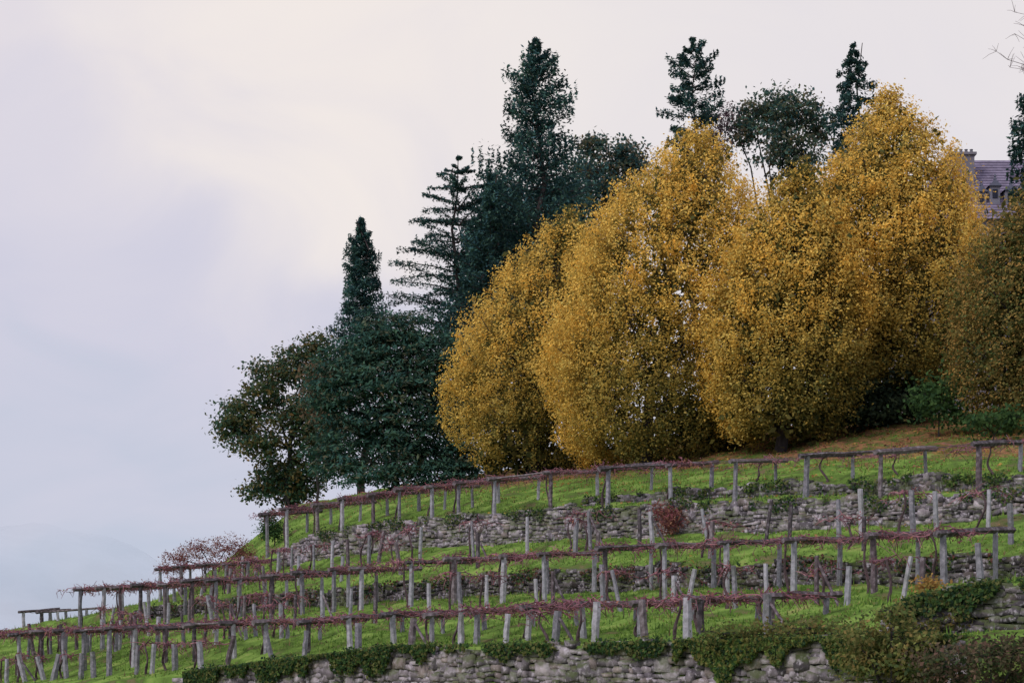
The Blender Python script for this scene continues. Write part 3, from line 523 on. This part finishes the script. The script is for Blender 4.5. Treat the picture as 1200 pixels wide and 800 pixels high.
for px_,top in ((1150,212),(1166,205),(1184,210),(1215,208)):
    yy=Y+.8; x=(px_-600)*yy/F; zt=(HOR-top)*yy/F; m=MB(); zd=zt-1.35
    m.box((x,yy+1.5,zd-.5),.8,3,1.9,col=(.20,.20,.26)); m.add([(x-.55,yy-.15,zd+.45),(x+.55,yy-.15,zd+.45),(x,yy-.15,zt-.35),(x-.55,yy+3.2,zd+.45),(x+.55,yy+3.2,zd+.45),(x,yy+3.2,zt-.35)],[[0,1,2],[1,4,5,2],[0,2,5,3],[3,5,4]],(.14,.15,.22))
    d=m.build('dormer',M_plaster,root)
    m=MB(); m.tube([(x,yy,zt-.45),(x,yy,zt-.34),(x,yy,zt-.2),(x,yy,zt-.1),(x,yy,zt+.1)],[.06,.15,.05,.11,.01],6,(.12,.13,.18)); m.build('finial',M_plaster,d)
    m=MB(); m.box((x,yy-.03,zd-.15),.4,.06,.7,col=(.03,.035,.06)); m.build('window',M_plaster,d)
for j in range(3):
    for i in range(7):
        m=MB(); x=X0+1.8+i*3; zz=ze-2-j*3.6; m.box((x,Y-.02,zz),1.2,.1,1.9,col=(.36,.35,.38)); w=m.build('window',M_plaster,root); m=MB(); m.box((x,Y-.08,zz),.9,.06,1.6,col=(.03,.035,.05)); m.build('pane',M_plaster,w)
# ---------------------------------------------------------------- misty mountains
def mountain():
    m,nt=newmat('misty_mountain'); L=nt.links; g=N(nt,'ShaderNodeNewGeometry'); n=N(nt,'ShaderNodeTexNoise'); n.inputs['Scale'].default_value=.0035; n.inputs['Detail'].default_value=5; L.new(g.outputs['Position'],n.inputs['Vector'])
    sp=N(nt,'ShaderNodeSeparateXYZ'); L.new(g.outputs['Position'],sp.inputs[0])
    d=N(nt,'ShaderNodeBsdfDiffuse'); d.inputs[0].default_value=(.46,.55,.72,1); t=N(nt,'ShaderNodeBsdfTransparent'); mx=N(nt,'ShaderNodeMixShader')  # pale blue colour and see-through mix paint the distance haze into the material
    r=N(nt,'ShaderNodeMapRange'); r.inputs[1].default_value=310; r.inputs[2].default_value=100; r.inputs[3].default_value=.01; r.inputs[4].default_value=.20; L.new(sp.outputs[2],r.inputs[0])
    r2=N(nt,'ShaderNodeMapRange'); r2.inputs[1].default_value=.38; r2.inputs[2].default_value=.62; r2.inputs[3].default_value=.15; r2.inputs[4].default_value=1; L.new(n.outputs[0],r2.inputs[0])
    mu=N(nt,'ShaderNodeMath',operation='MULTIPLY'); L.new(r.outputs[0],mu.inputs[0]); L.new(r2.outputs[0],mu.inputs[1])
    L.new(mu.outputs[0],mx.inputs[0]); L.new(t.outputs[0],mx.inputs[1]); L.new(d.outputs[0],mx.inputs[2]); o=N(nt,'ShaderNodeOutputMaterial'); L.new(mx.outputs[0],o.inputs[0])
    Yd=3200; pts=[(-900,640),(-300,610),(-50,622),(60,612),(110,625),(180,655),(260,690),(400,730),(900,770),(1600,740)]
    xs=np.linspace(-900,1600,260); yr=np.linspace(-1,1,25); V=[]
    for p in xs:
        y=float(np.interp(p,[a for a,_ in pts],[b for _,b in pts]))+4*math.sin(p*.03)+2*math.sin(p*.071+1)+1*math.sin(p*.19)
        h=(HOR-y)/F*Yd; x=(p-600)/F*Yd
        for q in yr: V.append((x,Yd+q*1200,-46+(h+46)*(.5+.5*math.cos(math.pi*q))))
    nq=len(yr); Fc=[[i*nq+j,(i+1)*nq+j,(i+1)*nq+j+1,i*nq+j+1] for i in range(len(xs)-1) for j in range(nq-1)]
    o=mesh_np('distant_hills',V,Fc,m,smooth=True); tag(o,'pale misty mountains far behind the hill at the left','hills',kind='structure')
mountain()
# ---------------------------------------------------------------- world, sun, camera
W=bpy.data.worlds.new('World'); bpy.context.scene.world=W; W.use_nodes=True; nt=W.node_tree; nt.nodes.clear(); L=nt.links
sd=np.array([-.66,-.50,.60]); sd/=np.linalg.norm(sd)
sky=N(nt,'ShaderNodeTexSky',sky_type='NISHITA'); sky.sun_disc=False; sky.sun_elevation=math.asin(sd[2]); sky.sun_rotation=math.atan2(sd[0],sd[1])
b1=N(nt,'ShaderNodeBackground'); b1.inputs[1].default_value=.08; L.new(sky.outputs[0],b1.inputs[0])
tc=N(nt,'ShaderNodeTexCoord'); sp=N(nt,'ShaderNodeSeparateXYZ'); L.new(tc.outputs['Generated'],sp.inputs[0])
mp=N(nt,'ShaderNodeMapping'); mp.inputs['Scale'].default_value=(1,1,1.5); mp.inputs['Rotation'].default_value=(0,R(18),0); L.new(tc.outputs['Generated'],mp.inputs[0])
n1=N(nt,'ShaderNodeTexNoise'); n1.inputs['Scale'].default_value=7; n1.inputs['Detail'].default_value=6; n1.inputs['Roughness'].default_value=.48; n1.inputs['Distortion'].default_value=.7; L.new(mp.outputs[0],n1.inputs['Vector'])
wz=N(nt,'ShaderNodeMath',operation='MULTIPLY_ADD'); L.new(n1.outputs[0],wz.inputs[0]); wz.inputs[1].default_value=.34; L.new(sp.outputs[2],wz.inputs[2])
rp=N(nt,'ShaderNodeValToRGB'); e=rp.color_ramp.elements
P_=[(.14,(.47,.55,.69)),(.24,(.56,.60,.73)),(.33,(.66,.65,.77)),(.43,(.73,.70,.79)),(.54,(.80,.75,.80)),(.85,(.82,.79,.85))]
while len(e)<len(P_): e.new(.5)
for i,(a,c) in enumerate(P_): e[i].position=a; e[i].color=(*c,1)
L.new(wz.outputs[0],rp.inputs[0])
def glow(vec,lo,hi,amt,nw=.04):
    d=N(nt,'ShaderNodeVectorMath',operation='DOT_PRODUCT'); v=np.array(vec,float); v/=np.linalg.norm(v); d.inputs[1].default_value=tuple(v); nm=N(nt,'ShaderNodeVectorMath',operation='NORMALIZE'); L.new(tc.outputs['Generated'],nm.inputs[0]); L.new(nm.outputs[0],d.inputs[0])
    ad=N(nt,'ShaderNodeMath',operation='MULTIPLY_ADD'); L.new(n1.outputs[0],ad.inputs[0]); ad.inputs[1].default_value=nw; L.new(d.outputs['Value'],ad.inputs[2])
    r=N(nt,'ShaderNodeMapRange',interpolation_type='SMOOTHSTEP'); r.inputs[1].default_value=lo; r.inputs[2].default_value=hi; r.inputs[4].default_value=amt; L.new(ad.outputs[0],r.inputs[0]); return r.outputs[0]
mx=N(nt,'ShaderNodeMix',data_type='RGBA'); L.new(glow((-.06,1,.36),1.0,1.027,.85),mx.inputs[0]); L.new(rp.outputs[0],mx.inputs[6]); mx.inputs[7].default_value=(.96,.88,.82,1)
mx2=N(nt,'ShaderNodeMix',data_type='RGBA'); L.new(glow((.20,1,.36),.985,1.02,.6),mx2.inputs[0]); L.new(mx.outputs[2],mx2.inputs[6]); mx2.inputs[7].default_value=(.88,.83,.82,1)
b2=N(nt,'ShaderNodeBackground'); b2.inputs[1].default_value=1.0; L.new(mx2.outputs[2],b2.inputs[0])
ms=N(nt,'ShaderNodeMixShader'); ms.inputs[0].default_value=.94; L.new(b1.outputs[0],ms.inputs[1]); L.new(b2.outputs[0],ms.inputs[2]); wo=N(nt,'ShaderNodeOutputWorld'); L.new(ms.outputs[0],wo.inputs[0])
ld=bpy.data.lights.new('sun','SUN'); ld.energy=1.5; ld.angle=R(12); ld.color=(1,.93,.84); lo=bpy.data.objects.new('sun',ld); C.objects.link(lo)
from mathutils import Vector
lo.rotation_euler=Vector(tuple(-sd)).to_track_quat('-Z','Y').to_euler(); lo.location=(-60,-50,80)
cd=bpy.data.cameras.new('camera'); cd.lens=60; cd.sensor_width=36; cd.shift_y=390/1200; cd.clip_start=.5; cd.clip_end=60000
co=bpy.data.objects.new('camera',cd); C.objects.link(co); co.location=(0,0,0); co.rotation_euler=(R(90),0,0); bpy.context.scene.camera=co
bpy.context.scene.view_settings.view_transform='Standard'; bpy.context.scene.view_settings.look='None'; bpy.context.scene.view_settings.exposure=0
